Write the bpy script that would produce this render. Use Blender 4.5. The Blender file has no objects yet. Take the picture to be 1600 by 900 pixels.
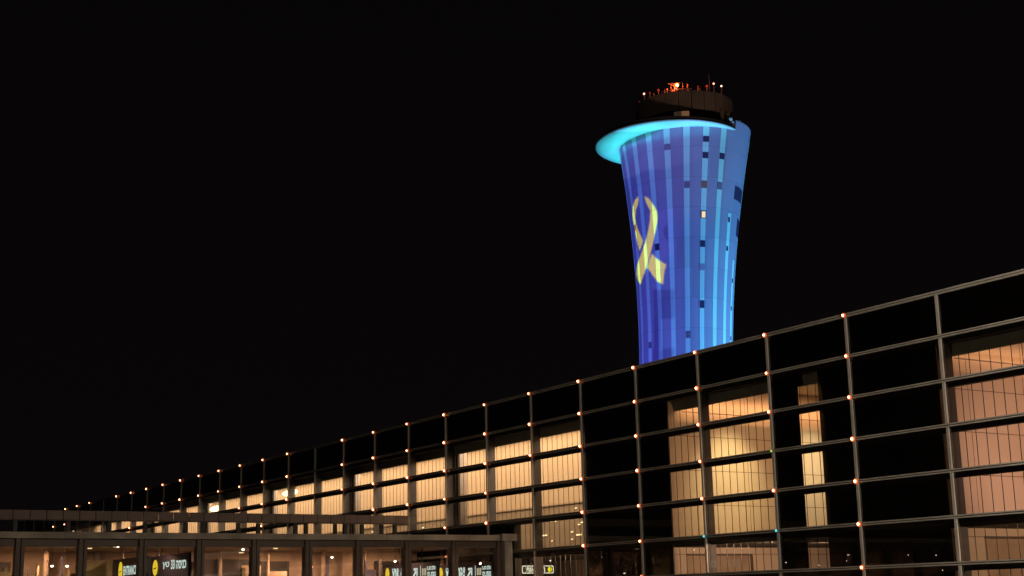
import bpy, math, random
from mathutils import Vector, Matrix
random.seed(7)
C = bpy.context.scene.collection
sc = bpy.context.scene
R = math.radians

# ---------------------------------------------------------------- camera, world, exposure
cam = bpy.data.cameras.new('camera'); cam_o = bpy.data.objects.new('camera', cam); C.objects.link(cam_o)
cam.sensor_width = 36.0; cam.lens = 49.491; cam.clip_end = 3000
yaw, pitch, roll = R(32.1857), R(12.5896), R(-1.24466)
fwd = Vector((math.sin(yaw)*math.cos(pitch), math.cos(yaw)*math.cos(pitch), math.sin(pitch)))
rt = Vector((math.cos(yaw), -math.sin(yaw), 0)); up = rt.cross(fwd)
r2 = rt*math.cos(roll) + up*math.sin(roll); u2 = -rt*math.sin(roll) + up*math.cos(roll)
M = Matrix((r2, u2, -fwd)).transposed().to_4x4(); M.translation = Vector((0, 0, 1.6))
cam_o.matrix_world = M
sc.camera = cam_o

w = bpy.data.worlds.new('World'); sc.world = w; w.use_nodes = True
wn = w.node_tree.nodes; wl = w.node_tree.links
bg = wn['Background']; bg.inputs['Strength'].default_value = 1.0
tc = wn.new('ShaderNodeTexCoord'); sp = wn.new('ShaderNodeSeparateXYZ'); cr = wn.new('ShaderNodeValToRGB')
wl.new(tc.outputs['Generated'], sp.inputs[0]); wl.new(sp.outputs['Z'], cr.inputs[0]); wl.new(cr.outputs[0], bg.inputs['Color'])
cr.color_ramp.elements[0].position = 0.0; cr.color_ramp.elements[0].color = (0.0028, 0.0020, 0.0022, 1)
cr.color_ramp.elements[1].position = 0.6; cr.color_ramp.elements[1].color = (0.0014, 0.0011, 0.0016, 1)
sc.view_settings.view_transform = 'Standard'; sc.view_settings.look = 'None'
sc.view_settings.exposure = 0; sc.view_settings.gamma = 1
sc.render.engine = 'CYCLES'
sc.cycles.use_denoising = True
sc.cycles.max_bounces = 6; sc.cycles.diffuse_bounces = 3; sc.cycles.glossy_bounces = 3
sc.cycles.transparent_max_bounces = 16; sc.cycles.caustics_reflective = False; sc.cycles.caustics_refractive = False
sc.cycles.sample_clamp_indirect = 3.0

# ---------------------------------------------------------------- materials
def mat(name, col, rough=0.6, metal=0.0, var=0.12, scale=3.0, bump=0.0, spec=0.5):
    m = bpy.data.materials.new(name); m.use_nodes = True
    nt = m.node_tree; N = nt.nodes; L = nt.links; b = N['Principled BSDF']
    b.inputs['Roughness'].default_value = rough; b.inputs['Metallic'].default_value = metal
    b.inputs['Specular IOR Level'].default_value = spec
    t = N.new('ShaderNodeTexCoord'); n = N.new('ShaderNodeTexNoise'); n.inputs['Scale'].default_value = scale; n.inputs['Detail'].default_value = 5
    L.new(t.outputs['Object'], n.inputs['Vector'])
    mr = N.new('ShaderNodeMapRange'); mr.inputs[1].default_value = .3; mr.inputs[2].default_value = .7
    mr.inputs[3].default_value = 1-var; mr.inputs[4].default_value = 1+var; L.new(n.outputs['Fac'], mr.inputs[0])
    mx = N.new('ShaderNodeVectorMath'); mx.operation = 'SCALE'; mx.inputs[0].default_value = col[:3]; L.new(mr.outputs[0], mx.inputs['Scale'])
    L.new(mx.outputs[0], b.inputs['Base Color'])
    if bump:
        bp = N.new('ShaderNodeBump'); bp.inputs['Strength'].default_value = bump; bp.inputs['Distance'].default_value = .02
        L.new(n.outputs['Fac'], bp.inputs['Height']); L.new(bp.outputs[0], b.inputs['Normal'])
    return m

def emit(name, col, s):
    m = bpy.data.materials.new(name); m.use_nodes = True; nt = m.node_tree
    for n in list(nt.nodes): nt.nodes.remove(n)
    o = nt.nodes.new('ShaderNodeOutputMaterial'); e = nt.nodes.new('ShaderNodeEmission')
    e.inputs[0].default_value = (*col, 1); e.inputs[1].default_value = s; nt.links.new(e.outputs[0], o.inputs[0])
    return m

def glass(name, tint, refl=1.0, rough=0.0, kf=1.3):
    m = bpy.data.materials.new(name); m.use_nodes = True; nt = m.node_tree; L = nt.links
    for n in list(nt.nodes): nt.nodes.remove(n)
    o = nt.nodes.new('ShaderNodeOutputMaterial'); t = nt.nodes.new('ShaderNodeBsdfTransparent'); g = nt.nodes.new('ShaderNodeBsdfGlossy')
    t.inputs[0].default_value = (*tint, 1); g.inputs['Roughness'].default_value = rough; g.inputs[0].default_value = (refl, refl, refl, 1)
    f = nt.nodes.new('ShaderNodeFresnel'); f.inputs[0].default_value = 1.5
    k = nt.nodes.new('ShaderNodeMath'); k.operation = 'MULTIPLY'; k.inputs[1].default_value = kf; k.use_clamp = True
    mx = nt.nodes.new('ShaderNodeMixShader'); L.new(f.outputs[0], k.inputs[0]); L.new(k.outputs[0], mx.inputs[0])
    L.new(t.outputs[0], mx.inputs[1]); L.new(g.outputs[0], mx.inputs[2]); L.new(mx.outputs[0], o.inputs[0])
    return m

def tinted(name, col):
    m = bpy.data.materials.new(name); m.use_nodes = True; nt = m.node_tree
    for n in list(nt.nodes): nt.nodes.remove(n)
    o = nt.nodes.new('ShaderNodeOutputMaterial'); t = nt.nodes.new('ShaderNodeBsdfTransparent'); t.inputs[0].default_value = (*col, 1)
    nt.links.new(t.outputs[0], o.inputs[0]); return m

alu = mat('aluminium', (.36, .34, .30), .5, .1, .15, 1.5)
alu_in = mat('inner_steel', (.12, .12, .135), .55, .2, .15, 1.2)
fin_dark = mat('inner_steel_shaded', (.05, .045, .045), .6)  # darker copy of the inner steel, shade put into the colour
beam_m = mat('dark_beam', (.035, .030, .028), .6)
black_m = mat('black_panel', (.011, .010, .009), .45, 0, .3, .6)
grey_m = mat('grey_bulkhead', (.40, .42, .36), .8, 0, .12, .8)
wall_m = mat('beige_plaster', (.62, .50, .40), .85, 0, .05, .35)
wall2_m = mat('beige_hall_wall', (.60, .48, .34), .85, 0, .06, .25)
par_m = mat('parapet', (.46, .37, .27), .6, 0, .08, .4, spec=.5)
joint_m = mat('joint', (.16, .11, .08), .9)
rod_m = mat('rod', (.05, .04, .035), .5)
slab_m = mat('slab', (.05, .043, .038), .8)
ceil_m = mat('ceiling', (.5, .45, .38), .9)
roof_m = mat('roof_membrane', (.12, .12, .12), .9)
col_m = mat('column_paint', (.30, .28, .27), .5)
conc_m = mat('concrete', (.33, .30, .26), .85, 0, .3, 1.3, .3)
fascia_m = mat('stained_concrete', (.30, .26, .21), .85, 0, .35, .9, .3)
screen_m = mat('screen_panel', (.22, .165, .145), .7, 0, .12, .8)
brown_m = mat('brown_frame', (.085, .060, .045), .6, 0, .15, 1.5)
inn_m = mat('hall_wall', (.42, .31, .23), .85, 0, .35, .5)
dark_inn = mat('dark_shopfront', (.04, .03, .028), .6, 0, .4, .5)
gl_m = glass('facade_glass', (.92, .93, .90))
gl2_m = glass('hall_glass', (.82, .79, .78), 1.0, .0, 3.0)
asphalt_m = mat('asphalt', (.05, .05, .05), .9, 0, .2, .8, .3)
paving_m = mat('paving', (.22, .20, .18), .85, 0, .15, 1.0, .2)
paint_m = mat('road_paint', (.75, .75, .72), .7)
bulb_m = emit('marker_bulb', (1.0, .50, .26), 12)
halo_m = emit('marker_halo', (1.0, .16, .04), 1.0)  # glowing disc imitates the red halo round each bulb
cyan_m = emit('cyan_diode', (.15, .75, .8), 1.2)
green_m = emit('green_diode', (.55, .8, .2), .8)

# ---------------------------------------------------------------- mesh helpers
class MB:
    def __init__(s): s.v = []; s.f = []; s.m = []
    def box(s, x0, x1, y0, y1, z0, z1, m=0):
        a = len(s.v)
        s.v += [(x0,y0,z0),(x1,y0,z0),(x1,y1,z0),(x0,y1,z0),(x0,y0,z1),(x1,y0,z1),(x1,y1,z1),(x0,y1,z1)]
        for q in ((0,3,2,1),(4,5,6,7),(0,1,5,4),(1,2,6,5),(2,3,7,6),(3,0,4,7)):
            s.f.append(tuple(a+i for i in q)); s.m.append(m)
        return s
    def quad(s, p, m=0):
        a = len(s.v); s.v += [tuple(q) for q in p]; s.f.append(tuple(range(a, a+len(p)))); s.m.append(m); return s
    def tube(s, p, q, r, r1=None, n=10, m=0):
        p = Vector(p); q = Vector(q); d = (q-p).normalized(); r1 = r if r1 is None else r1
        e = d.cross(Vector((0,0,1))) if abs(d.z) < .95 else d.cross(Vector((1,0,0)))
        e.normalize(); g = d.cross(e); a = len(s.v)
        for c, rr in ((p, r), (q, r1)):
            for i in range(n):
                t = 2*math.pi*i/n; s.v.append(tuple(c + (e*math.cos(t)+g*math.sin(t))*rr))
        for i in range(n):
            j = (i+1) % n; s.f.append((a+i, a+j, a+n+j, a+n+i)); s.m.append(m)
        s.f.append(tuple(a+i for i in reversed(range(n)))); s.m.append(m)
        s.f.append(tuple(a+n+i for i in range(n))); s.m.append(m)
        return s
    def ball(s, c, r, m=0, nu=10, nv=6, sc_=(1,1,1)):
        a = len(s.v)
        for i in range(1, nv):
            ph = math.pi*i/nv
            for j in range(nu):
                t = 2*math.pi*j/nu
                s.v.append((c[0]+r*sc_[0]*math.sin(ph)*math.cos(t), c[1]+r*sc_[1]*math.sin(ph)*math.sin(t), c[2]+r*sc_[2]*math.cos(ph)))
        tp = len(s.v); s.v.append((c[0],c[1],c[2]+r*sc_[2])); bt = len(s.v); s.v.append((c[0],c[1],c[2]-r*sc_[2]))
        for i in range(nv-2):
            for j in range(nu):
                k = (j+1) % nu; s.f.append((a+i*nu+j, a+(i+1)*nu+j, a+(i+1)*nu+k, a+i*nu+k)); s.m.append(m)
        for j in range(nu):
            k = (j+1) % nu; s.f.append((tp, a+j, a+k)); s.m.append(m)
            b = a+(nv-2)*nu; s.f.append((bt, b+k, b+j)); s.m.append(m)
        return s
    def lathe(s, c, prof, n=64, m=0):
        a = len(s.v)
        for r, z in prof:
            for i in range(n):
                t = 2*math.pi*i/n; s.v.append((c[0]+r*math.cos(t), c[1]+r*math.sin(t), z))
        for k in range(len(prof)-1):
            for i in range(n):
                j = (i+1) % n; s.f.append((a+k*n+i, a+k*n+j, a+(k+1)*n+j, a+(k+1)*n+i)); s.m.append(m)
        return s
    def build(s, name, mats, parent=None, smooth=False, loc=None, label=None):
        me = bpy.data.meshes.new(name)
        me.from_pydata(s.v, [], s.f)
        for m in (mats if isinstance(mats, (list, tuple)) else [mats]): me.materials.append(m)
        me.polygons.foreach_set('material_index', s.m)
        if smooth: me.polygons.foreach_set('use_smooth', [True]*len(s.f))
        me.update()
        o = bpy.data.objects.new(name, me); C.objects.link(o)
        if parent is not None: o.parent = parent
        if loc: o.location = loc
        if label: o['label'] = label
        return o

def tag(o, label=None, cat=None, group=None, kind=None):
    if label: o['label'] = label
    if cat: o['category'] = cat
    if group: o['group'] = group
    if kind: o['kind'] = kind
    return o

def thing(name, label, cat, loc=(0,0,0), group=None, rz=0):
    o = bpy.data.objects.new(name, None); C.objects.link(o); o.location = loc; o.rotation_euler = (0,0,rz)
    o.empty_display_size = .3
    return tag(o, label, cat, group)

def lamp(name, kind, loc, power, col, parent=None, aim=None, size=None, cone=None, blend=.5, sizey=None, radius=.05):
    l = bpy.data.lights.new(name, kind); l.energy = power; l.color = col
    if kind == 'AREA':
        l.shape = 'RECTANGLE'; l.size = size; l.size_y = sizey or size
    else: l.shadow_soft_size = radius
    if kind == 'SPOT': l.spot_size = R(cone); l.spot_blend = blend
    o = bpy.data.objects.new(name, l); C.objects.link(o)
    if parent is not None: o.parent = parent
    o.location = loc
    if aim is not None:
        o.rotation_euler = (Vector(aim)-Vector(loc)).to_track_quat('-Z', 'Y').to_euler()
    return o

# ---------------------------------------------------------------- the setting
g = MB().quad([(-900,-900,0),(900,-900,0),(900,900,0),(-900,900,0)]).build('ground', asphalt_m); tag(g, kind='structure')
pv = MB().box(22, 37.0, -60, 59.2, 0, .13).build('pavement', paving_m); tag(pv, kind='structure')
rd = MB()
for k in range(-12, 12): rd.quad([(14, k*5, .004), (14.15, k*5, .004), (14.15, k*5+2.4, .004), (14, k*5+2.4, .004)])
rd.quad([(21.2,-60,.004),(21.35,-60,.004),(21.35,58,.004),(21.2,58,.004)])
tag(rd.build('road_marking', paint_m), kind='structure')

# ---------------------------------------------------------------- terminal building
D = 37.0824; S0 = 31.8821; W = 4.24982; ZT = 11.5358; H = 1.5
def jy(j): return S0 + W*j
def rz_(r): return ZT - H*r
J0, J1 = -4, 31
T = thing('terminal_building', 'long glass fronted terminal with a grid of aluminium bars and beige lit rooms', 'building', (D, jy(4), 0))
TI = Vector((-D, -jy(4), 0))
def tb(mb, name, mats, **k):      # part of the terminal, coordinates in the world
    return mb.build(name, mats, T, loc=tuple(TI), **k)

# bars of the outer grid: two flanges with a groove
for r in range(0, 8):
    m = MB(); z = rz_(r)
    hh = .056 if r else .068
    m.box(D-.09, D-.012, jy(J0), jy(J1), z+.016, z+hh); m.box(D-.09, D-.012, jy(J0), jy(J1), z-hh, z-.016)
    m.box(D-.05, D-.014, jy(J0), jy(J1), z-.0155, z+.0155, 1)
    tb(m, 'transom', [alu, beam_m])
for j in range(J0, J1+1):
    m = MB(); y = jy(j)
    for r in range(0, 8):
        z1 = rz_(r)-.066 if r else rz_(0)-.078; z0 = rz_(r+1)+.066 if r < 7 else .0
        m.box(D-.075, D-.012, y+.013, y+.048, z0, z1); m.box(D-.075, D-.012, y-.048, y-.013, z0, z1)
        m.box(D-.045, D-.014, y-.0125, y+.0125, z0, z1, 1)
    tb(m, 'mullion', [alu, beam_m])
for j in range(J0, J1):
    tb(MB().quad([(D, jy(j), 0), (D, jy(j), ZT), (D, jy(j+1), ZT), (D, jy(j+1), 0)]), 'glass_pane', gl_m)
# inner fins behind the mullions, inner beams behind the transoms
for j in range(J0, J1):
    y = jy(j)
    tb(MB().box(D+.02, D+.44, y-.045, y+.045, 0, ZT-1.45), 'inner_fin', alu_in if j > 6 else fin_dark)
for r in range(1, 8):
    z = rz_(r)
    tb(MB().box(D+.015, D+.21, jy(J0), jy(J1), z-.24, z-.03), 'inner_beam', beam_m)
# opaque parts behind the glass
m = MB()
m.box(D+.06, D+.12, jy(J0), jy(J1), rz_(.97), ZT-.005)
for a, b in ((.075, 1.42), (1.66, 1.97), (3.52, 4.985)):
    m.box(D+.06, D+.12, jy(a)+.05, jy(b)-.05, 0, rz_(.971)-.004)
tb(m, 'spandrel_panel', black_m)
m = MB()
zb = 9.40
m.box(D+.45, D+.6, jy(J0), jy(J1), zb, rz_(.9)); tb(m, 'bulkhead', grey_m)
# band over the entrance hall roof
tb(MB().box(D+.03, D+.4, jy(6.44), jy(J1), 0.0, rz_(4.02)), 'plinth_wall', black_m)
# floor slab and upper ceiling
tb(MB().box(D+.22, D+24, jy(J0), jy(J1), 3.70, 3.96), 'floor_slab', slab_m)
tb(MB().box(D+.15, D+24.5, jy(J0), jy(J1), 11.0, 11.2).box(D-.01, D+24.5, jy(J1), jy(J1)+.3, 0, ZT).box(D-.01, D+24.5, jy(J0)-.3, jy(J0), 0, ZT).box(D+24.2, D+24.5, jy(J0), jy(J1), 0, 10.98), 'roof', roof_m)
tb(MB().box(D+.62, D+24, jy(J0), jy(J1), 10.55, 10.7), 'room_ceiling', ceil_m)
# cross walls that face the camera, panel joints every 1.45 m
YB, YA = 46.9, 32.2
for yw, xe in ((YA, D+11), (YB, D+11)):
    m = MB(); m.box(D+.13, xe, yw, yw+.25, 3.97, 10.54)
    for k in range(5):
        z = 8.37-1.452*k
        if z > 4.2: m.box(D+.13, xe, yw-.004, yw-.001, z-.012, z+.012, 1)
    for k in range(4): m.box(D+1.5+k*2.9, D+1.52+k*2.9, yw-.004, yw-.001, 4, 10.5, 1)
    tb(m, 'cross_wall', [wall_m, joint_m])
    m = MB(); m.box(D+.13, xe, yw, yw+.25, 0, 3.69)
    m.box(D+.14, xe, yw-.004, yw-.001, 3.40, 3.42, 1)
    x0 = D+.75+(.9 if yw == YA else 0)
    m.box(x0, x0+3.6, yw-.05, yw-.002, 2.95+.4, 3.03+.4, 1); m.box(x0+3.5, x0+3.62, yw-.05, yw-.002, 0, 2.948+.4, 1); 
    m.box(x0, x0+3.5, yw-.02, yw-.003, 0, 3.345, 2)
    tb(m, 'ground_floor_wall', [wall_m, brown_m, inn_m])
# hall wall parallel to the facade, further along
tb(MB().box(D+5.2, D+5.4, YB+.26, jy(J1), 3.97, 10.54), 'hall_wall', wall2_m)
tb(MB().box(D+5.2, D+5.4, YB+.26, jy(J1), 0, 3.69), 'hall_wall', wall_m)
tb(MB().box(D+11, D+11.2, jy(J0), YB, 0, 3.69).box(D+11, D+11.2, jy(J0), YB, 3.97, 10.54), 'hall_wall', wall_m)
# dark column casings and round columns behind every third mullion
for k in (8, 11, 14, 17, 20, 23, 26, 29):
    yk = jy(k)
    tb(MB().box(D+.46, D+.58, yk-.42, yk+.10, 3.97, 9.39), 'column_casing', black_m)
    yg = yk-1.15
    tb(MB().tube((D+1.4, yg+1.4*yg/D, 3.97), (D+1.4, yg+1.4*yg/D, 10.54), .52, n=24), 'column', col_m, smooth=True)
# thin tie rods behind the glass, ten to a bay
for j in range(J0, J1):
    m = MB()
    for i in range(1, 10):
        y = jy(j+i/10)
        z1 = 9.39
        z0 = 3.97 if j > 6 else 1.0
        m.box(D+.30, D+.318, y-.0095, y+.0095, z0, z1)
    tb(m, 'tie_rods', rod_m)
tb(MB().box(D+4.75, D+4.85, YB+.3, jy(J1)-.1, 3.97, 6.55).box(D+4.70, D+4.9, YB+.3, jy(J1)-.1, 6.555, 6.62), 'gallery_parapet', par_m)
# luminaires in the upper hall
for (yy, zz, s) in ((103.3, 9.02, 1.0), (89.2, 9.15, 1.0)):
    m = MB(); m.ball((D+1.0, yy, zz), .5, 0, 18, 8, (.35, 2.6, .42)); m.tube((D+1.0, yy, zz+.08), (D+1.0, yy, 10.54), .02, n=6, m=1)
    tb(m, 'pendant_lamp', [emit('pendant', (1.0, .86, .45), 5), rod_m])

# the marker lights on the grid
nodes = {0:[1,2,3,4,5,6,7,8,9,10,11,13,14,15,16,17,18,19,20,21,22,24,25,26],
         1:[1,2,3,4,5,6,7,8,9,10,11,13,14,15,16,17,18,19,20,26,27],
         2:[1,2,3,4,5,6,7,8,9,10,11,13,14,15,21],
         3:[1,3,4,5,6,7,8,9,10,14], 4:[1,2,3,4,5,7,8], 5:[1,4,5], 6:[1,4]}
nodes[3].remove(6)
random.seed(3)
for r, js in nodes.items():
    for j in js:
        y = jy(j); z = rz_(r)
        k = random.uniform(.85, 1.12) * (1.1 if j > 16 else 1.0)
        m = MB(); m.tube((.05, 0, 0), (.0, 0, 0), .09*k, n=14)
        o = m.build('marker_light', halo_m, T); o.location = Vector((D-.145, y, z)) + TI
        MB().ball((-.01, 0, 0), .044*k, 0, 10, 6).build('bulb', bulb_m, o, smooth=True)
for (j, r, mm) in ((3, 5, cyan_m), (2, 5, cyan_m), (2, 3, green_m)):
    MB().ball((0,0,0), .045, 0).build('marker_light', mm, T, loc=tuple(Vector((D-.14, jy(j), rz_(r)))+TI))

WARM = (1.0, .62, .30)
# room lighting: ceiling fittings above the bulkhead edge
lamp('hall_ceiling_light', 'AREA', tuple(Vector((D+2.9, 100, 10.5))+TI), 7400, (1.0, .66, .40), T, size=3.8, sizey=100)
lamp('room_ceiling_light', 'AREA', tuple(Vector((D+4.5, 43.0, 10.5))+TI), 170, (1.0, .58, .30), T, size=6, sizey=5)
lamp('room_ceiling_light', 'AREA', tuple(Vector((D+4.5, 28.0, 10.5))+TI), 110, (1.0, .50, .27), T, size=6, sizey=5)
a = Vector((D+3.4, 43.2, 9.9))+TI; b_ = Vector((D+3.3, 46.9, 6.3))+TI
lamp('wall_washer', 'SPOT', tuple(a), 1500, (1.0, .78, .36), T, aim=tuple(b_), cone=58, blend=1)
a = Vector((D+7.6, 43.0, 9.9))+TI; b_ = Vector((D+8.3, 46.9, 6.6))+TI
lamp('wall_washer', 'SPOT', tuple(a), 1500, (1.0, .80, .44), T, aim=tuple(b_), cone=62, blend=1)
a = Vector((D+2.5, 40, 5.0))+TI; b_ = Vector((D+3, 46.9, 6))+TI
lamp('wall_washer', 'SPOT', tuple(a), 700, (1.0, .60, .32), T, aim=tuple(b_), cone=100, blend=1)
a = Vector((D+2.5, 26, 4.6))+TI; b_ = Vector((D+4, 32.2, 6))+TI
lamp('wall_washer', 'SPOT', tuple(a), 1200, (1.0, .56, .40), T, aim=tuple(b_), cone=100, blend=1)
for yw in (YA, YB):
    tb(MB().box(D+.63, D+11, yw-.40, yw-.25, 9.345, 9.36), 'light_baffle', wall_m)  # board added to throw the shadow line across the wall
    lamp('cove_light', 'AREA', tuple(Vector((D+5.2, yw-.5, 9.75))+TI), 62 if yw == YB else 26, (1.0, .50, .22), T, size=9, sizey=.06, aim=tuple(Vector((D+5.2, yw+.3, 9.2))+TI))
for y, p in ((28, 330), (42, 560), (54, 330)):
    for dx in (-1.2, 1.6):
        lamp('ground_floor_light', 'SPOT', tuple(Vector((D+2.6+dx, y, 3.62))+TI), p*.62, (1.0, .60, .36), T, aim=tuple(Vector((D+2.6+dx, y+2.2, 0))+TI), cone=168, blend=.3, radius=.04)
# glowing dashes put in for the sparkling reflections low in the hall
tw = emit('twinkle', (1.0, .72, .35), 2.2)
m = MB()
random.seed(11)
for i in range(34):
    y = random.uniform(58, 84); z = random.uniform(4.2, 6.3)
    m.box(D+4.70, D+4.74, y, y+random.uniform(.08, .45), z, z+random.uniform(.03, .06))
o = tb(m, 'sparkle_dashes', tw); 

# ---------------------------------------------------------------- entrance hall with flat roof, at right angles to the terminal
YC = 59.415
E_ = thing('entrance_hall', 'low brown glazed entrance hall with a stained concrete roof edge beside the terminal', 'building', (24, YC, 0))
EI = Vector((-24, -YC, 0))
def eb(mb, name, mats, **k): return mb.build(name, mats, E_, loc=tuple(EI), **k)
XL = -8.0; XR = 36.72
m = MB(); x = XL
random.seed(5)
while x < XR-.1:
    x1 = min(x+random.choice((1.9, 2.5, 3.1, 4.2)), XR)
    m.box(x+.006, x1-.006, YC-.3, YC+.25, 4.54, 4.80+random.uniform(-.006, .006)); x = x1
eb(m, 'fascia', fascia_m)
eb(MB().box(XL, XR, YC+.251, 71.4, 4.5, 4.72), 'roof', roof_m)
eb(MB().box(XL, XR-.3, YC+.02, YC+.14, 4.22, 4.539), 'header', brown_m)
mx_ = [13.71+2.517*k for k in range(-8, 10)]
for x in mx_:
    eb(MB().box(x-.20, x-.03, YC-.12, YC+.3, 0, 4.535).box(x+.03, x+.16, YC-.05, YC+.3, 0, 4.535), 'mullion', brown_m)
xs = [XL]+mx_+[XR-.3]
for a, b in zip(xs[:-1], xs[1:]):
    if b-a > .4:
        eb(MB().quad([(a+.161 if a != XL else a, YC+.03, 0), (b-.201, YC+.03, 0), (b-.201, YC+.03, 4.219), (a+.161 if a != XL else a, YC+.03, 4.219)]), 'glass_pane', gl2_m)
eb(MB().box(XR-.28, XR+.16, YC-.34, YC+.1, 0, 4.52).box(XR-.20, XR-.02, YC-.36, YC-.341, 0, 4.5), 'corner_post', conc_m)
eb(MB().box(XR-.52, XR+.30, YC-.55, YC+.3, 4.521, 4.86), 'post_cap', conc_m)
# inside
eb(MB().box(XL, XR, 68.6, 68.8, 0, 4.5), 'back_wall', inn_m)
eb(MB().box(XL, XR, YC+.3, 68.6, 4.36, 4.49), 'ceiling', inn_m)
eb(MB().box(XL, XR, YC+.3, 68.6, .0, .14), 'floor', conc_m)
random.seed(21)
for k, x in enumerate([14.9, 17.0, 19.6, 22.4, 24.6, 27.3, 29.4, 31.5, 33.5]):
    y = random.choice((66.5, 67.2, 66.0))
    eb(MB().tube((x*y/60, y, .14), (x*y/60, y, 4.36), random.choice((.07, .12, .22)), n=12), 'column', random.choice((inn_m, col_m, inn_m)), smooth=True)
for x0, x1 in ((11.5, 13.6), (17.2, 19.8), (20.6, 22.0), (24, 25.8), (30.2, 32.5)):
    eb(MB().box(x0*1.13, x1*1.13, 68.3, 68.55, .14, 3.9), 'shopfront', dark_inn)
neck0 = mat('cord', (.04, .04, .04), .6)
lm = emit('fluorescent', (1.0, .74, .36), 1.5)
random.seed(31)
for x, y, l_ in ((15.9, 61.5, .17), (17.6, 63.8, .2), (18.4, 62.2, .1), (20.9, 61.6, .14), (24.3, 62.5, .1), (26.4, 63.5, .1), (29.9, 61.8, .12), (31.7, 60.8, .07), (13.0, 63.4, .17), (35.1, 62.0, .05)):
    z = random.choice((4.34, 4.30, 4.2, 4.1)) if l_ < .13 else 4.34
    o = MB().box(x-l_, x+l_, y-.05, y+.05, z-.02, z+.019).build('ceiling_lamp', lm, E_, loc=tuple(EI))
pb = emit('speck_bulb', (1.0, .88, .66), 16)  # bulbs added so their reflections speckle the terminal glass
for x, y, z in ((10.8, 63, 3.99), (7.3, 63, 3.52), (3.1, 63, 3.94), (2.6, 63, 3.02), (17.9, 60.2, 4.26), (15.9, 63, 3.55), (16.6, 63.2, 3.55), (29.1, 63, 3.9), (27.7, 63, 3.01), (24.0, 61.5, 4.2), (5.6, 63, 3.98), (12.3, 64, 3.4), (9.0, 65, 3.7), (32.5, 63, 3.7)):
    o = MB().ball((x, y, z), .045, 0, 10, 6, (1.3, 1, .8)).tube((x, y, z+.03), (x, y, 4.36), .008, n=5, m=1).build('speck_bulb', [pb, neck0], E_, loc=tuple(EI))
# people sized clutter inside: counters, partitions with glazing bars, hanging banners
cl = [mat('counter_dark', (.06, .05, .05), .6), mat('partition', (.42, .30, .20), .7, 0, .3, .7), mat('banner', (.10, .09, .16), .7, 0, .3, 1), mat('greenish', (.13, .12, .06), .7, 0, .4, 1)]
for i in range(46):
    y = random.uniform(65.9, 68.0); x = random.uniform(12.0, 35)*y/60; h0 = random.choice((.14, .14, .14, 2.4, 3.0)); hh_ = random.uniform(2.9, 4.0) if h0 < 1 else random.uniform(3.3, 4.2)
    wd = random.choice((.04, .05, .08, .3, .5, .9))
    m_ = random.choice(cl)
    eb(MB().box(x-wd, x+wd, y-.04, y+.04, h0, hh_), 'partition' if h0 < 1 else 'banner', m_)
for x, p in ((2, 330), (14, 360), (20, 330), (25.5, 520), (31, 520)):
    for dx, dy in ((-1.3, -1.2), (1.2, 1.4)):
        lamp('hall_light', 'SPOT', tuple(Vector((x*1.06+dx, 63.8+dy, 4.25))+EI), p*.8, (1.0, .58, .32), E_, aim=tuple(Vector((x*1.06+dx, 64.6+dy, 0))+EI), cone=170, blend=.3, radius=.045)

# screen of panels standing on the hall roof
Ssc = thing('roof_screen', 'band of square brown panels on short posts above the entrance hall roof', 'screen', (24, 70.12, 4.72))
SI = Vector((-24, -70.12, -4.72))
x = 37.0; m = MB()
while x > -6:
    m.box(x-.775, x-.02, 70.06, 70.14, 5.99, 6.42); x -= .787
m.build('panels', screen_m, Ssc, loc=tuple(SI))
MB().box(-6, 37.0, 70.02, 70.16, 5.93, 5.985).build('top_rail', brown_m, Ssc, loc=tuple(SI))
MB().box(-6, 37.0, 70.02, 70.2, 4.95, 5.06).build('bottom_rail', beam_m, Ssc, loc=tuple(SI))
for k, x in enumerate([36.2, 35.4, 34.2, 33.2, 32.6, 30.9, 30.3, 28.2, 27.1, 25.2, 24.3, 22.2, 20.4, 18.4, 15.9, 13, 10, 7, 4, 1, -2, -5]):
    MB().box(x-.1, x+.1, 70.165, 70.3, 4.721, 5.925).build('post', beam_m, Ssc, loc=tuple(SI))

# ---------------------------------------------------------------- hanging signs
white_e = emit('sign_white', (.80, 1.0, .88), .95)
yel_e = emit('sign_yellow', (1.0, .72, .04), 1.0)
board_m = mat('sign_board', (.030, .028, .045), .4)
dark_e = mat('sign_mark', (.15, .08, .0), .6)
def text(name, s, size, m, parent, y0, y1, z0, z1, face='-x', x=0.0, bold=.0):
    """flat letters fitted into a rectangle; '-x': reads towards -y as seen from -x; '-y': reads towards +x"""
    cu = bpy.data.curves.new(name, 'FONT'); cu.body = s; cu.size = 1; cu.resolution_u = 2; cu.offset = bold
    to = bpy.data.objects.new('tmp', cu); C.objects.link(to)
    dg = bpy.context.evaluated_depsgraph_get(); dg.update()
    me = bpy.data.meshes.new_from_object(to.evaluated_get(dg)); bpy.data.objects.remove(to)
    xs = [v.co.x for v in me.vertices]; ys = [v.co.y for v in me.vertices]
    if not xs: print('EMPTY TEXT', s.encode('unicode_escape')); return None
    ax, bx, ay, by = min(xs), max(xs), min(ys), max(ys)
    for v in me.vertices:
        u = (v.co.x-ax)/(bx-ax); t = (v.co.y-ay)/(by-ay)
        if face == '-x': v.co = (x, y1+(y0-y1)*u, z0+(z1-z0)*t)
        elif face == '+x': v.co = (x, y0+(y1-y0)*u, z0+(z1-z0)*t)
        else: v.co = (y0+(y1-y0)*u, x, z0+(z1-z0)*t)
    me.materials.clear(); me.materials.append(m)
    o = bpy.data.objects.new(name, me); C.objects.link(o); o.parent = parent
    return o
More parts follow.
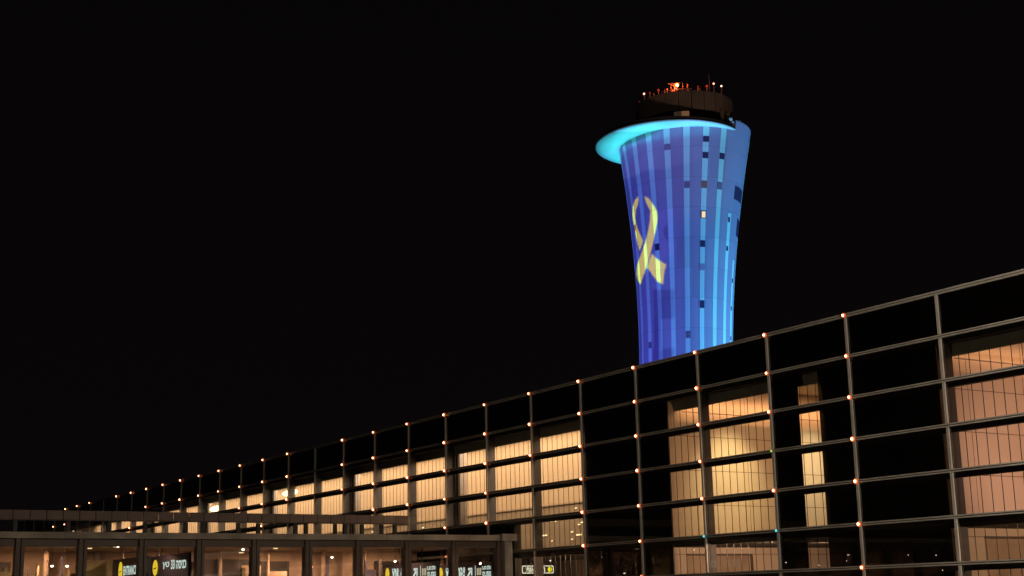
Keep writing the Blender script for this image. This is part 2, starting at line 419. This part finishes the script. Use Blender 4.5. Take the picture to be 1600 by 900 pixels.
def disc(name, m, parent, x, y, z, ry, rz, face='-x'):
    b = MB(); n = 28
    pts = [(math.cos(2*math.pi*i/n)*ry, math.sin(2*math.pi*i/n)*rz) for i in range(n)]
    if face == '-x': b.quad([(x, y-p, z+q) for p, q in pts])
    else: b.quad([(y+p, x, z+q) for p, q in pts])
    return b.build(name, m, parent)
def flip(s): return s[::-1]
KNISA = flip('\u05db\u05e0\u05d9\u05e1\u05d4')
def sign_board(label, X, y0, y1, z0, z1, group=None):
    s = thing('hanging_sign', label, 'sign', (X, (y0+y1)/2, z1), group)
    MB().box(-.0, .12, y0-(y0+y1)/2, y1-(y0+y1)/2, z0-z1, 0).build('board', board_m, s)
    MB().box(.04, .08, -1.2, -1.16, 0, 4.36-z1).box(.04, .08, 1.16, 1.2, 0, 4.36-z1).build('hanger', brown_m, s)
    return s
# nearest sign: yellow disc, then Hebrew "entrance 33"
s = sign_board('dark sign with a yellow disc and the white Hebrew words for entrance 33', 21.0, 60.2, 65.6, 2.5, 4.02)
o = Vector((-21.0, -62.9, -4.02))
for q in (text('lettering', '\u05e5\u05d8'[::1], 1, white_e, s, 62.7, 63.6, 3.40, 3.72, x=20.98, bold=.02),
          text('lettering', '33 '+KNISA, 1, white_e, s, 60.45, 62.45, 3.36, 3.78, x=20.98, bold=.03),
          disc('symbol', yel_e, s, 20.98, 64.66, 3.50, .36, .36),
          text('lettering', '33 '+KNISA, 1, white_e, s, 61.0, 63.6, 3.30, 3.72, face='+x', x=21.14, bold=.03),
          MB().quad([(20.975, 64.9, 3.42), (20.975, 64.9, 3.47), (20.975, 64.45, 3.53), (20.975, 64.45, 3.48)]).build('symbol_bar', dark_e, s)):
    if q: q.location = o
s = sign_board('dark sign with the word ENTRANCE beside a yellow disc, left of the other entrance sign', 19.2, 60.1, 65.3, 2.4, 3.88)
o = Vector((-19.2, -62.7, -3.88))
for q in (text('lettering', 'ENTRANCE', 1, white_e, s, 61.65, 63.55, 3.14, 3.55, x=19.18, bold=.03),
          text('lettering', KNISA, 1, white_e, s, 60.3, 61.0, 3.2, 3.6, x=19.18, bold=.03),
          text('lettering', 'ENTRANCE', 1, white_e, s, 61.65, 64.0, 3.14, 3.55, face='+x', x=19.34, bold=.03),
          disc('symbol', yel_e, s, 19.18, 64.0, 3.34, .30, .42),
          MB().quad([(19.175, 64.2, 3.27), (19.175, 64.2, 3.31), (19.175, 63.85, 3.37), (19.175, 63.85, 3.33)]).build('symbol_bar', dark_e, s)):
    if q: q.location = o
flag_e = emit('sign_cream', (1.0, .86, .55), .7)
for X, ya, lab in ((36.3, 60.0, 'dark sign with white words, arrow and two small lines, nearest the concrete corner post'),
                   (33.1, 59.8, 'dark sign with white words and yellow disc, second from the concrete corner post')):
    s = sign_board(lab, X, ya, ya+5.6, 2.4, 3.58)
    o = Vector((-X, -(ya+2.8), -3.58)); u = X-.02
    f = lambda a: ya+5.6-a       # position from the left end of the sign
    zt = 3.38
    parts = [disc('symbol', yel_e, s, u, f(.42), zt-.24, .22, .30),
             text('lettering', flip('\u05d0\u05e8\u05e6\u05d5\u05ea'), 1, white_e, s, f(2.95), f(.95), zt-.5, zt, x=u, bold=.05),
             text('arrow', '\u2197', 1, white_e, s, f(3.7), f(3.15), zt-.5, zt, x=u, bold=.04),
             MB().quad([(u, f(3.92), zt-.52), (u, f(3.97), zt-.52), (u, f(3.97), zt+.06), (u, f(3.92), zt+.06)]).build('divider', white_e, s),
             text('lettering', flip('\u05d0\u05d5\u05dc\u05dd \u05d4\u05d2\u05e2\u05d4'), 1, white_e, s, f(5.45), f(4.6), zt-.18, zt+.04, x=u, bold=.04),
             text('lettering', flip('\u05e0\u05d5\u05e1\u05e2\u05d9\u05dd'), 1, white_e, s, f(5.45), f(4.65), zt-.5, zt-.26, x=u, bold=.04)]
    b = MB()
    for k in range(3): b.quad([(u, f(4.1+.16*k), zt-.42), (u, f(4.2+.16*k), zt-.42), (u, f(4.2+.16*k), zt-.08), (u, f(4.1+.16*k), zt-.08)])
    parts.append(b.build('symbol', flag_e, s))
    for q in parts:
        if q: q.location = o
# framed sign behind the terminal glass
s = thing('framed_sign', 'small white outlined sign with Hebrew departures word and yellow dot behind the glass', 'sign', (38.92, 60.0, 3.0))
o = Vector((-38.92, -60.0, -3.0)); x0, x1, z0, z1 = 37.98, 39.86, 2.98, 3.37
MB().box(x0, x1, 60.0, 60.06, z0, z1).build('board', mat('sign_grey', (.10, .09, .08), .5), s).location = o
def rr(x0, x1, z0, z1, r, n=5):
    p = []
    for cx, cz, a0 in ((x1-r, z1-r, 0), (x0+r, z1-r, 90), (x0+r, z0+r, 180), (x1-r, z0+r, 270)):
        for i in range(n+1): t = R(a0+90*i/n); p.append((cx+r*math.cos(t), cz+r*math.sin(t)))
    return p
A_ = rr(x0, x1, z0, z1, .08); B_ = rr(x0+.045, x1-.045, z0+.045, z1-.045, .05); b = MB()
for i in range(len(A_)):
    k = (i+1) % len(A_); b.quad([(A_[i][0], 59.985, A_[i][1]), (A_[k][0], 59.985, A_[k][1]), (B_[k][0], 59.985, B_[k][1]), (B_[i][0], 59.985, B_[i][1])])
fr_e = emit('frame_white', (1.0, .93, .68), 1.0)
b.build('outline', fr_e, s).location = o
q = text('lettering', flip('\u05d4\u05de\u05e8\u05d0\u05d5\u05ea'), 1, fr_e, s, x0+.22, x0+1.36, z0+.07, z1-.08, face='-y', x=59.98, bold=.03)
if q: q.location = o
disc('symbol', emit('dot_yellow', (1.0, .86, .02), 1.0), s, 59.98, x0+1.65, (z0+z1)/2, .125, .13, '-y').location = o

# ---------------------------------------------------------------- control tower
TX, TY = 126.982, 154.517
hv = Vector((.634909, .772587, 0)); rv = Vector((.772587, -.634909, 0))
pR = (-1.00816486e-05, 4.02240719e-03, -2.34847559e-01, 1.03181862e+01)
def tr(z):
    q = max(z, 32.0); r = ((pR[0]*q+pR[1])*q+pR[2])*q+pR[3]
    return r if z >= 32 else r - (32-z)*.012
def tcen(z):
    q = min(max(z, 25), 68); k = .03745039*q-1.86429858
    return Vector((TX, TY, 0)) + rv*k
def tpt(th, z, off=0.0):
    t = R(th); c = tcen(z); r = tr(z)+off
    return c - hv*(r*math.cos(t)) + rv*(r*math.sin(t)) + Vector((0, 0, z))
CT = thing('control_tower', 'tall flared control tower floodlit blue with a yellow ribbon projected on it', 'tower', (TX, TY, 0))
CI = Vector((-TX, -TY, 0))
def cb(mb, name, mats, **k): return mb.build(name, mats, CT, loc=tuple(CI), **k)

def clad(name, col, rough):
    """metal cladding: fine vertical ribs, storey joints and small panel to panel differences"""
    m = bpy.data.materials.new(name); m.use_nodes = True; nt = m.node_tree; N = nt.nodes; L = nt.links; b = N['Principled BSDF']
    b.inputs['Roughness'].default_value = rough; b.inputs['Specular IOR Level'].default_value = .25
    uv = N.new('ShaderNodeUVMap'); uv.uv_map = 'uv'; sx = N.new('ShaderNodeSeparateXYZ'); L.new(uv.outputs[0], sx.inputs[0])
    def math_(op, a, bb=None):
        n = N.new('ShaderNodeMath'); n.operation = op
        for i, q in enumerate((a, bb)):
            if q is None: continue
            if isinstance(q, (int, float)): n.inputs[i].default_value = q
            else: L.new(q, n.inputs[i])
        return n.outputs[0]
    zf = math_('DIVIDE', sx.outputs['Y'], 4.25)
    fr = math_('FRACT', zf); joint = math_('LESS_THAN', fr, .018)
    af = math_('MULTIPLY', sx.outputs['X'], 21*3.0); ar = math_('FRACT', af); rib = math_('LESS_THAN', ar, .05)
    af2 = math_('MULTIPLY', sx.outputs['X'], 21*18.0); ar2 = math_('FRACT', af2); fine = math_('LESS_THAN', ar2, .25)
    cell = N.new('ShaderNodeCombineXYZ'); L.new(math_('FLOOR', math_('MULTIPLY', sx.outputs['X'], 21)), cell.inputs[0]); L.new(math_('FLOOR', zf), cell.inputs[1])
    wn_ = N.new('ShaderNodeTexWhiteNoise'); L.new(cell.outputs[0], wn_.inputs['Vector'])
    v = math_('ADD', .93, math_('MULTIPLY', wn_.outputs['Value'], .14))
    v = math_('SUBTRACT', v, math_('MULTIPLY', joint, .22)); v = math_('SUBTRACT', v, math_('MULTIPLY', rib, .10)); v = math_('SUBTRACT', v, math_('MULTIPLY', fine, .06))
    mx = N.new('ShaderNodeVectorMath'); mx.operation = 'SCALE'; mx.inputs[0].default_value = col; L.new(v, mx.inputs['Scale'])
    L.new(mx.outputs[0], b.inputs['Base Color']); return m
clad_m = clad('tower_cladding', (.37, .30, .46), .65)
strip_m = clad('tower_strip', (.56, .80, .78), .55)
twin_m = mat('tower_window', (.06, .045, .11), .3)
NS = 21; STEP = 360/NS
ZD = 66.62     # underside of the ring roof
def surf(name, m, th0, th1, za, zb_, off, parent=CT, nth=6, dz=1.0, edge=None):
    zs = [za+(zb_-za)*i/max(1, int((zb_-za)/dz)) for i in range(max(1, int((zb_-za)/dz))+1)]
    ts = [th0+(th1-th0)*i/nth for i in range(nth+1)]
    mb = MB(); uv = []
    for z in zs:
        for t in ts: mb.v.append(tuple(tpt(t, z, off)))
    n = len(ts)
    for i in range(len(zs)-1):
        for k in range(n-1):
            mb.f.append((i*n+k, i*n+k+1, (i+1)*n+k+1, (i+1)*n+k)); mb.m.append(0)
            for (a, b2) in ((k, i), (k+1, i), (k+1, i+1), (k, i+1)): uv.append(((ts[a]+180)/360, zs[b2]))
    if edge:       # side returns so the sheet has thickness
        a0 = len(mb.v)
        for z in zs:
            for t in (ts[0], ts[-1]): mb.v.append(tuple(tpt(t, z, off-edge)))
        for i in range(len(zs)-1):
            p, q = i*n, (i+1)*n
            mb.f.append((p, q, a0+2*(i+1), a0+2*i)); mb.m.append(0); uv += [(0.3, zs[i])]*4
            mb.f.append((p+n-1, a0+2*i+1, a0+2*(i+1)+1, q+n-1)); mb.m.append(0); uv += [(0.3, zs[i])]*4
        for i0 in (0, (len(zs)-1)):
            mb.f.append(tuple([i0*n+k for k in range(n)]+[a0+2*i0+1, a0+2*i0])); mb.m.append(0); uv += [(0.3, zs[i0])]*(n+2)
    o = mb.build(name, m, parent, smooth=not edge, loc=tuple(CI))
    ul = o.data.uv_layers.new(name='uv')
    for i, q in enumerate(uv): ul.data[i].uv = q
    return o
# wall: full round, recessed light strips laid in front of it
sh = surf('shaft', clad_m, -180, 180, 0, ZD+.02, 0, nth=NS*6)
surf('upper_wall', clad_m, 50.5, 200, ZD+.021, ZD+1.5, 0, nth=40, edge=.3)
for k in range(-10, 11):
    th = 3.0+STEP*k
    top = ZD-.02; bot = 4.0
    if k == 3: top = 54.9
    if k == 4: top = 48.6
    surf('light_strip', strip_m, th-2.75, th+2.75, bot, top, .035, nth=2, edge=.03)
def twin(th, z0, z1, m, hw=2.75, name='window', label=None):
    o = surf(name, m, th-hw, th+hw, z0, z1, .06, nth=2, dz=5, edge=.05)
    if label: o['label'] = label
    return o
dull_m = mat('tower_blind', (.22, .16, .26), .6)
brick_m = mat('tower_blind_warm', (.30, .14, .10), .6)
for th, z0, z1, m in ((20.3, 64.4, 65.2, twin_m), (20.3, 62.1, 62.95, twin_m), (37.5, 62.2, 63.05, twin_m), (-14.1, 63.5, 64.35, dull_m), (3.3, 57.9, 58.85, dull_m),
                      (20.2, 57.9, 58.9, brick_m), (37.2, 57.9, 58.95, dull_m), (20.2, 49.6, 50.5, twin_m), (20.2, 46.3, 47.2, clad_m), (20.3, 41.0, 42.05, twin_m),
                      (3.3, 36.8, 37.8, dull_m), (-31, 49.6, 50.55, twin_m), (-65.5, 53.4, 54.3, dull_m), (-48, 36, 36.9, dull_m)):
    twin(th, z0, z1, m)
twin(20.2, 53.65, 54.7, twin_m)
twin2 = surf('window', emit('lit_window', (1.0, .80, .50), .95), 18.4, 22.3, 53.75, 54.6, .09, nth=2, dz=5, edge=.04)
twin2['label'] = 'lit cream coloured window'
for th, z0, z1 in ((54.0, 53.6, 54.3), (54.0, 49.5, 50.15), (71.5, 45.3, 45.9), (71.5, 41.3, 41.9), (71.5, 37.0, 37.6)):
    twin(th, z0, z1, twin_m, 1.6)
surf('dark_notch', twin_m, 60, 82, 57.1, 59.0, .05, nth=8, dz=5, edge=.04)  # flat dark patches paint the shade of the notches onto the wall
surf('dark_notch', twin_m, 74, 88, 52.2, 54.7, .05, nth=6, dz=5, edge=.04)

# ring roof, set off centre
dc = Vector((TX, TY, 0)) + rv*(-1.55) - hv*1.15
RO = 10.8
ring_m = mat('ring_soffit', (.55, .62, .60), .5, 0, .05, .3)
dark_ring = mat('ring_top', (.10, .09, .10), .8)
cb(MB().lathe((dc.x, dc.y), [(2.0, ZD-.25), (6.0, ZD-.22), (9.8, ZD-.05), (10.65, ZD+.02), (RO, ZD+.14), (RO, ZD+.26)], 96), 'ring_roof', ring_m, smooth=True)
cb(MB().lathe((dc.x, dc.y), [(RO, ZD+.262), (RO-.15, ZD+.34), (RO-.5, ZD+.36), (RO-.5, ZD+.95), (RO-.7, ZD+.95), (RO-.7, ZD+.4), (2, ZD+.4)], 96), 'ring_parapet', dark_ring, smooth=False)
# cab: neck, glazed band, drum
cc = Vector((TX, TY, 0)) + rv*.9
neck_m = mat('cab_neck', (.06, .055, .055), .7); drum_m = mat('cab_drum', (.34, .27, .21), .8, 0, .2, .35)
cglass_m = mat('cab_glass', (.02, .02, .02), .15)
cb(MB().lathe((cc.x, cc.y), [(6.9, ZD+.3), (6.7, 68.6), (6.6, 68.61)], 64), 'cab_neck', neck_m, smooth=True)
cb(MB().lathe((cc.x, cc.y), [(6.6, 68.61), (6.9, 70.0)], 64), 'cab_glazing', cglass_m, smooth=True)
seg = 24
for k in range(seg):
    a0 = 2*math.pi*(k+.03)/seg; a1 = 2*math.pi*(k+.97)/seg; b = MB(); ri = 7.0
    for i in range(4):
        t0 = a0+(a1-a0)*i/3
        for r_, z_ in ((7.05, 70.0), (7.22, 72.77), (6.8, 72.77), (6.8, 70.0)): b.v.append((cc.x+r_*math.cos(t0), cc.y+r_*math.sin(t0), z_))
    for i in range(3):
        for q in range(4): b.f.append((i*4+q, (i+1)*4+q, (i+1)*4+(q+1) % 4, i*4+(q+1) % 4)); b.m.append(0)
    b.f += [(0,1,2,3), (12,15,14,13)]; b.m += [0, 0]
    cb(b, 'drum_panel', drum_m)
cb(MB().lathe((cc.x, cc.y), [(.01, 72.3), (6.8, 72.3)], 64).lathe((cc.x, cc.y), [(6.79, 70.02), (.01, 70.02)], 64), 'cab_roof', neck_m)
# dim lit panes in the cab
def cyl(th, z, r): 
    t = R(th); return tuple(cc - hv*(r*math.cos(t)) + rv*(r*math.sin(t)) + Vector((0,0,z)))
for t0, t1, m in ((-12, -3, emit('pane_dim', (.5, .3, .2), .06)), (-3, 6, emit('pane_amber', (.9, .45, .2), .16))):
    cb(MB().quad([cyl(t0, 68.8, 6.93), cyl(t1, 68.8, 6.93), cyl(t1, 69.75, 7.03), cyl(t0, 69.75, 7.03)]), 'cab_window', m)
b = MB()
for t in (48, 60): 
    p = cyl(t, 0, 7.3); b.tube((p[0], p[1], ZD+.4), (p[0], p[1], 70.2), .28, n=10)
cb(b, 'cab_pier', drum_m)
# masts and obstruction lights on the drum
red_e = emit('beacon_red', (1.0, .05, .01), 7); hot_e = emit('beacon_hot', (1.0, .16, .04), 34); pink_e = emit('beacon_pale', (1.0, .30, .20), 4)
dimred_e = emit('beacon_dim', (.9, .05, .03), .55); warm_e = emit('lamp_warm', (1.0, .72, .45), 3)
mast_m = mat('mast', (.45, .40, .38), .6)
def mast(th, h, m, rad=.16, r=7.0, name='beacon', pole=.05):
    p = Vector(cyl(th, 72.77, r)); b = MB()
    b.tube(p-Vector((0,0,.4)), p+Vector((0,0,h)), pole, n=6, m=0); b.tube(p+Vector((0,0,h*.6))-rv*.12, p+Vector((0,0,h*.6))+rv*.12, .04, n=5, m=0)
    cb(b, 'antenna_mast', mast_m)
    if m: cb(MB().ball(tuple(p+Vector((0,0,h+rad*.8))), rad, 0), name, m)
def thx(px): return math.degrees(math.asin(max(-.98, min(.98, (px-1069)/76.5))))
for px, h, m, rad in ((999, .3, dimred_e, .06), (1007.3, .9, pink_e, .15), (1016.7, .7, dimred_e, .10), (1023, .4, dimred_e, .05), (1030.7, .6, dimred_e, .17), (1044.7, .5, red_e, .08),
                      (1052.7, .25, hot_e, .07), (1060.4, .8, hot_e, .22), (1076.7, .8, red_e, .07), (1092.7, .6, dimred_e, .09), (1106.7, .7, dimred_e, .18),
                      (1117.7, 1.3, pink_e, .14), (1130, 1.3, warm_e, .13)):
    mast(thx(px), h, m, rad)
for px, h in ((1049, 1.6), (1057, 1.2), (1069, 1.5), (1076.7, 1.5), (1115, 3.0), (1134, .8), (1038, .9), (1098, .9), (1003, .6), (1011, .8)): mast(thx(px), h, None, 0, 6.4, pole=.025)
# railing and a dish array by the brightest beacon
b = MB()
for k in range(-26, 10, 3):
    b.tube(cyl(k, 73.05, 7.12), cyl(k+3, 73.05, 7.12), .06, n=5)
for k in range(-26, 10, 6): b.tube(cyl(k, 72.7, 7.12), cyl(k, 73.05, 7.12), .03, n=5)
cb(b, 'railing', mast_m)
lamp('beacon_light', 'POINT', tuple(Vector(cyl(-7, 73.45, 6.9))+CI), 420, (1.0, .10, .02), CT, radius=.1)
b = MB(); base = Vector(cyl(-11, 72.9, 6.4)); b.tube(base, base+Vector((0,0,1.0)), .06, n=6)
top = base+Vector((0,0,1.0))
for k in range(-4, 5): b.tube(top+rv*(k*.02), top+rv*(k*.22)+Vector((0,0,.55-.03*abs(k))), .025, n=5)
b.tube(top+rv*-.9+Vector((0,0,.45)), top+rv*.9+Vector((0,0,.42)), .03, n=5); cb(b, 'aerial_array', mast_m)
# small cameras and lamps on the right hand wall top
for th, up_, s_ in ((46, 1.5, .28), (49, 1.2, .16), (60, 1.75, .18), (68, 1.75, .12), (82, 1.75, .12)):
    p = tpt(th, ZD, -.1) + Vector((0,0,up_)); b = MB()
    b.tube(p-Vector((0,0,.5)), p, .04, n=6); b.box(p.x-s_, p.x+s_, p.y-s_*.4, p.y+s_*.4, p.z-.02, p.z+s_)
    cb(b, 'camera', mat('white_metal', (.8, .8, .8), .5) if th == 46 else bpy.data.materials['white_metal'])

# light on the underside of the ring: small uplights fixed to the shaft head
for k in range(26):
    th = -158+k*8
    p = 150 if th < -20 else (75 if th < 20 else 38)
    if th > 44: continue
    q = tpt(th, ZD-2.6, .75)
    lamp('ring_uplight', 'SPOT', tuple(q+CI), p, (.05, .90, .98), CT, aim=tuple(tpt(th, ZD, 2.6)+CI), cone=150, blend=.8, radius=.02)

# ---------------------------------------------------------------- projector that throws the ribbon, on the terminal roof
PJ = Vector((47., 147., 13.0)); pa = Vector((.90430656, .08499418, .41833674)); pr = Vector((.09357583, -.99561216, 0)); pu = Vector((-.41650115, -.03914621, .90829201))
P_ = thing('slide_projector', 'large slide projector on the terminal roof throwing a blue and yellow slide', 'projector', tuple(PJ))
polys = {
'yellow': [[(-0.0095,0.125),(-0.0202,0.1209),(-0.0293,0.1128),(-0.0339,0.1022),(-0.0348,0.0914),(-0.0318,0.0802),(-0.0302,0.0653),(-0.0269,0.052),(-0.0224,0.0395),(-0.015,0.047),(-0.0088,0.054),(-0.0134,0.0616),(-0.0202,0.0726),(-0.0249,0.0832),(-0.0252,0.0924),(-0.0211,0.1056),(-0.0132,0.1127),(-0.0074,0.1243)],
 [(0.0067,0.1222),(0.0151,0.1175),(0.0236,0.1042),(0.0287,0.0936),(0.0292,0.0844),(0.027,0.0744),(0.0219,0.0631),(0.0162,0.05),(0.0095,0.0368),(0.0024,0.0235),(-0.0061,0.0109),(-0.0143,-0.0001),(-0.0217,-0.0069),(-0.0285,-0.0154),(-0.0386,-0.0094),(-0.0473,0.0003),(-0.0422,0.0117),(-0.0312,0.0225),(-0.0164,0.0359),(-0.006,0.0474),(0.0018,0.0589),(0.0077,0.0704),(0.0125,0.082),(0.0161,0.0974),(0.0128,0.1037),(0.0089,0.1118)],
 [(0.0099,0.0293),(0.0186,0.0197),(0.0353,0.0049),(0.0305,-0.008),(0.0272,-0.0255),(0.0171,-0.0176),(0.0083,-0.0061),(0.0001,0.0051),(-0.0038,0.0105),(0.0028,0.0205)]],
'dark': [[(0.0348,0.059),(0.0435,0.0685),(0.0422,0.0399),(0.0367,0.0493)],
 [(0.0054,-0.0286),(0.0459,-0.0398),(0.0433,-0.0874),(0.004,-0.0798)], [(0.0025,-0.0795),(0.0193,-0.0818),(0.0179,-0.1343),(0.0007,-0.1334)],
 [(-0.0025,-0.1329),(0.0406,-0.1375),(0.04,-0.1703),(-0.0024,-0.1654)]],
'light': [[(0.0317,0.0922),(0.0478,0.0922),(0.055,0.0903),(0.0491,0.0161),(0.0249,0.0161),(0.0268,0.0616)]],
'top': [[(-0.08,0.155),(0.0177,0.1601),(0.0682,0.1466),(0.2,0.10),(0.2,0.36),(-0.08,0.36)]],
'black': [[(-.5,.208),(.5,.208),(.5,.5),(-.5,.5)]]}
def spans(poly, y):
    xs = []
    for i in range(len(poly)):
        (xa, ya), (xb, yb) = poly[i], poly[(i+1) % len(poly)]
        if (ya <= y) != (yb <= y): xs.append(xa+(y-ya)*(xb-xa)/(yb-ya))
    xs.sort(); return list(zip(xs[::2], xs[1::2]))
order = [('top', 2), ('light', 3), ('dark', 4), ('yellow', 1), ('black', 5)]
mb = MB(); ny = 520; ya, yb = -.30, .36; U0, U1 = -.30, .34
for i in range(ny):
    y0 = ya+(yb-ya)*i/ny; y1 = ya+(yb-ya)*(i+1)/ny; ym = (y0+y1)/2
    cuts = [U0, U1]; reg = []
    for nm, idx in order:
        for pl in polys[nm]:
            for (p, q) in spans(pl, ym): reg.append((p, q, idx)); cuts += [p, q]
    cuts = sorted(c for c in set(cuts) if U0 <= c <= U1)
    for p, q in zip(cuts[:-1], cuts[1:]):
        if q-p < 1e-7: continue
        c = (p+q)/2; idx = 0
        for (a, b2, k) in reg:
            if a <= c <= b2: idx = k
        mb.quad([tuple(pa+pr*u+pu*v) for u, v in ((p, y0), (q, y0), (q, y1), (p, y1))], idx)
mb.build('slide', [tinted('slide_blue', (.070, .088, .46)), tinted('slide_yellow', (.94, .90, .24)), tinted('slide_top', (.12, .135, .54)), tinted('slide_pale', (.095, .092, .52)), tinted('slide_deep', (.045, .035, .31)), black_m], P_)
lamp('projector_lamp', 'SPOT', (0,0,0), 415000, (1, 1, 1), P_, aim=tuple(pa), cone=50, blend=.05, radius=.002)
b = MB()
def ob(u0, u1, v0, v1, a0, a1):
    a = len(b.v)
    for d_ in (a0, a1):
        for u, v in ((u0, v0), (u1, v0), (u1, v1), (u0, v1)): b.v.append(tuple(pa*d_+pr*u+pu*v))
    for q in ((0,3,2,1),(4,5,6,7),(0,1,5,4),(1,2,6,5),(2,3,7,6),(3,0,4,7)): b.f.append(tuple(a+i for i in q)); b.m.append(0)
ob(-.5, -.46, -.5, .55, -.3, 1.02); ob(.5, .54, -.5, .55, -.3, 1.02); ob(-.459, .499, -.5, -.46, -.3, 1.02); ob(-.459, .499, .51, .55, -.3, 1.02); ob(-.459, .499, -.459, .509, -.3, -.26)
b.build('housing', neck_m, P_)
MB().box(-.5, .5, -.5, .5, -1.78, -1.68).tube((-.0, 0, -1.68), (.3, 0, -.45), .08).build('stand', neck_m, P_)

# ground floods that wash the right hand side in cyan blue
def flood(label, loc, aim, power, col, cone, grp='floodlights around the tower'):
    f_ = thing('floodlight', label, 'floodlight', loc, grp)
    MB().box(-.25, .25, -.2, .2, -.5, -.25).tube((0,0,-.26), (0,0,-.05), .05).build('bracket', neck_m, f_)
    d_ = (Vector(aim)-Vector(loc)).normalized()
    MB().tube(tuple(-d_*.35), tuple(-d_*.06), .18, .22, n=16).build('housing', neck_m, f_)
    lamp('flood_lamp', 'SPOT', (0,0,0), power, col, f_, aim=tuple(d_), cone=cone, blend=.8, radius=.05)
flood('cyan floodlight on the ground to the right of the tower', (151.0, 130.0, .55), (TX, TY, 60), 235000, (.14, .56, 1.0), 80)
flood('cyan floodlight on the ground in front of the tower', (122.0, 119.0, .55), (TX+2, TY, 54), 60000, (.12, .50, 1.0), 70)
# unseen warm spot added to imitate the city glow on the cab
flood('added warm spot standing in for the city glow on the tower cab', (92., 60., .55), (TX, TY, 72), 36000, (1.0, .66, .48), 14, 'floodlights around the tower')

# ---------------------------------------------------------------- street lamps (one kind), the near one lights the aluminium grid
sl_m = emit('street_lamp_glass', (1.0, .80, .52), 40)
def street_lamp(label, x, y, h=7.0, power=0, col=(1.0, .72, .45)):
    s = thing('street_lamp', label, 'street lamp', (x, y, 0), 'street lamps across the forecourt')
    MB().tube((0,0,0), (0,0,h), .10, .06, n=10).build('pole', neck_m, s)
    MB().tube((0,0,h), (.9,0,h+.15), .05, n=8).build('arm', neck_m, s)
    MB().box(.6, 1.3, -.15, .15, h+.04, h+.16).build('lamp_head', neck_m, s)
    MB().box(.65, 1.25, -.12, .12, h-.03, h+.035).build('lamp_glass', sl_m, s)
    if power: lamp('street_light', 'POINT', (.95, 0, h-.25), power, col, s, radius=.12)
street_lamp('tall street lamp at the kerb before the right end of the terminal', 27, 15, 8.5, 10500, (1.0, .84, .66))
street_lamp('street lamp on the forecourt far to the left of the terminal doors', -6, 30, 8, 1700, (1.0, .66, .42))
for (x, y, lab) in ((-20, -30, 'street lamp on the forecourt well behind the viewpoint on the left'), (2, -45, 'street lamp on the forecourt straight behind the viewpoint')):
    street_lamp(lab, x, y, 7)
# lettering belongs to the board of its sign, lamp glass to the lamp head
for o in list(bpy.data.objects):
    if o.parent is not None and o.name.split('.')[0] in ('lettering', 'symbol', 'symbol_bar', 'arrow', 'divider', 'outline'):
        bd = [c for c in o.parent.children if c.name.split('.')[0] == 'board'][0]
        lo = o.location - bd.location; o.parent = bd; o.location = lo
    elif o.name.split('.')[0] == 'lamp_glass':
        o.parent = [c for c in o.parent.children if c.name.split('.')[0] == 'lamp_head'][0]
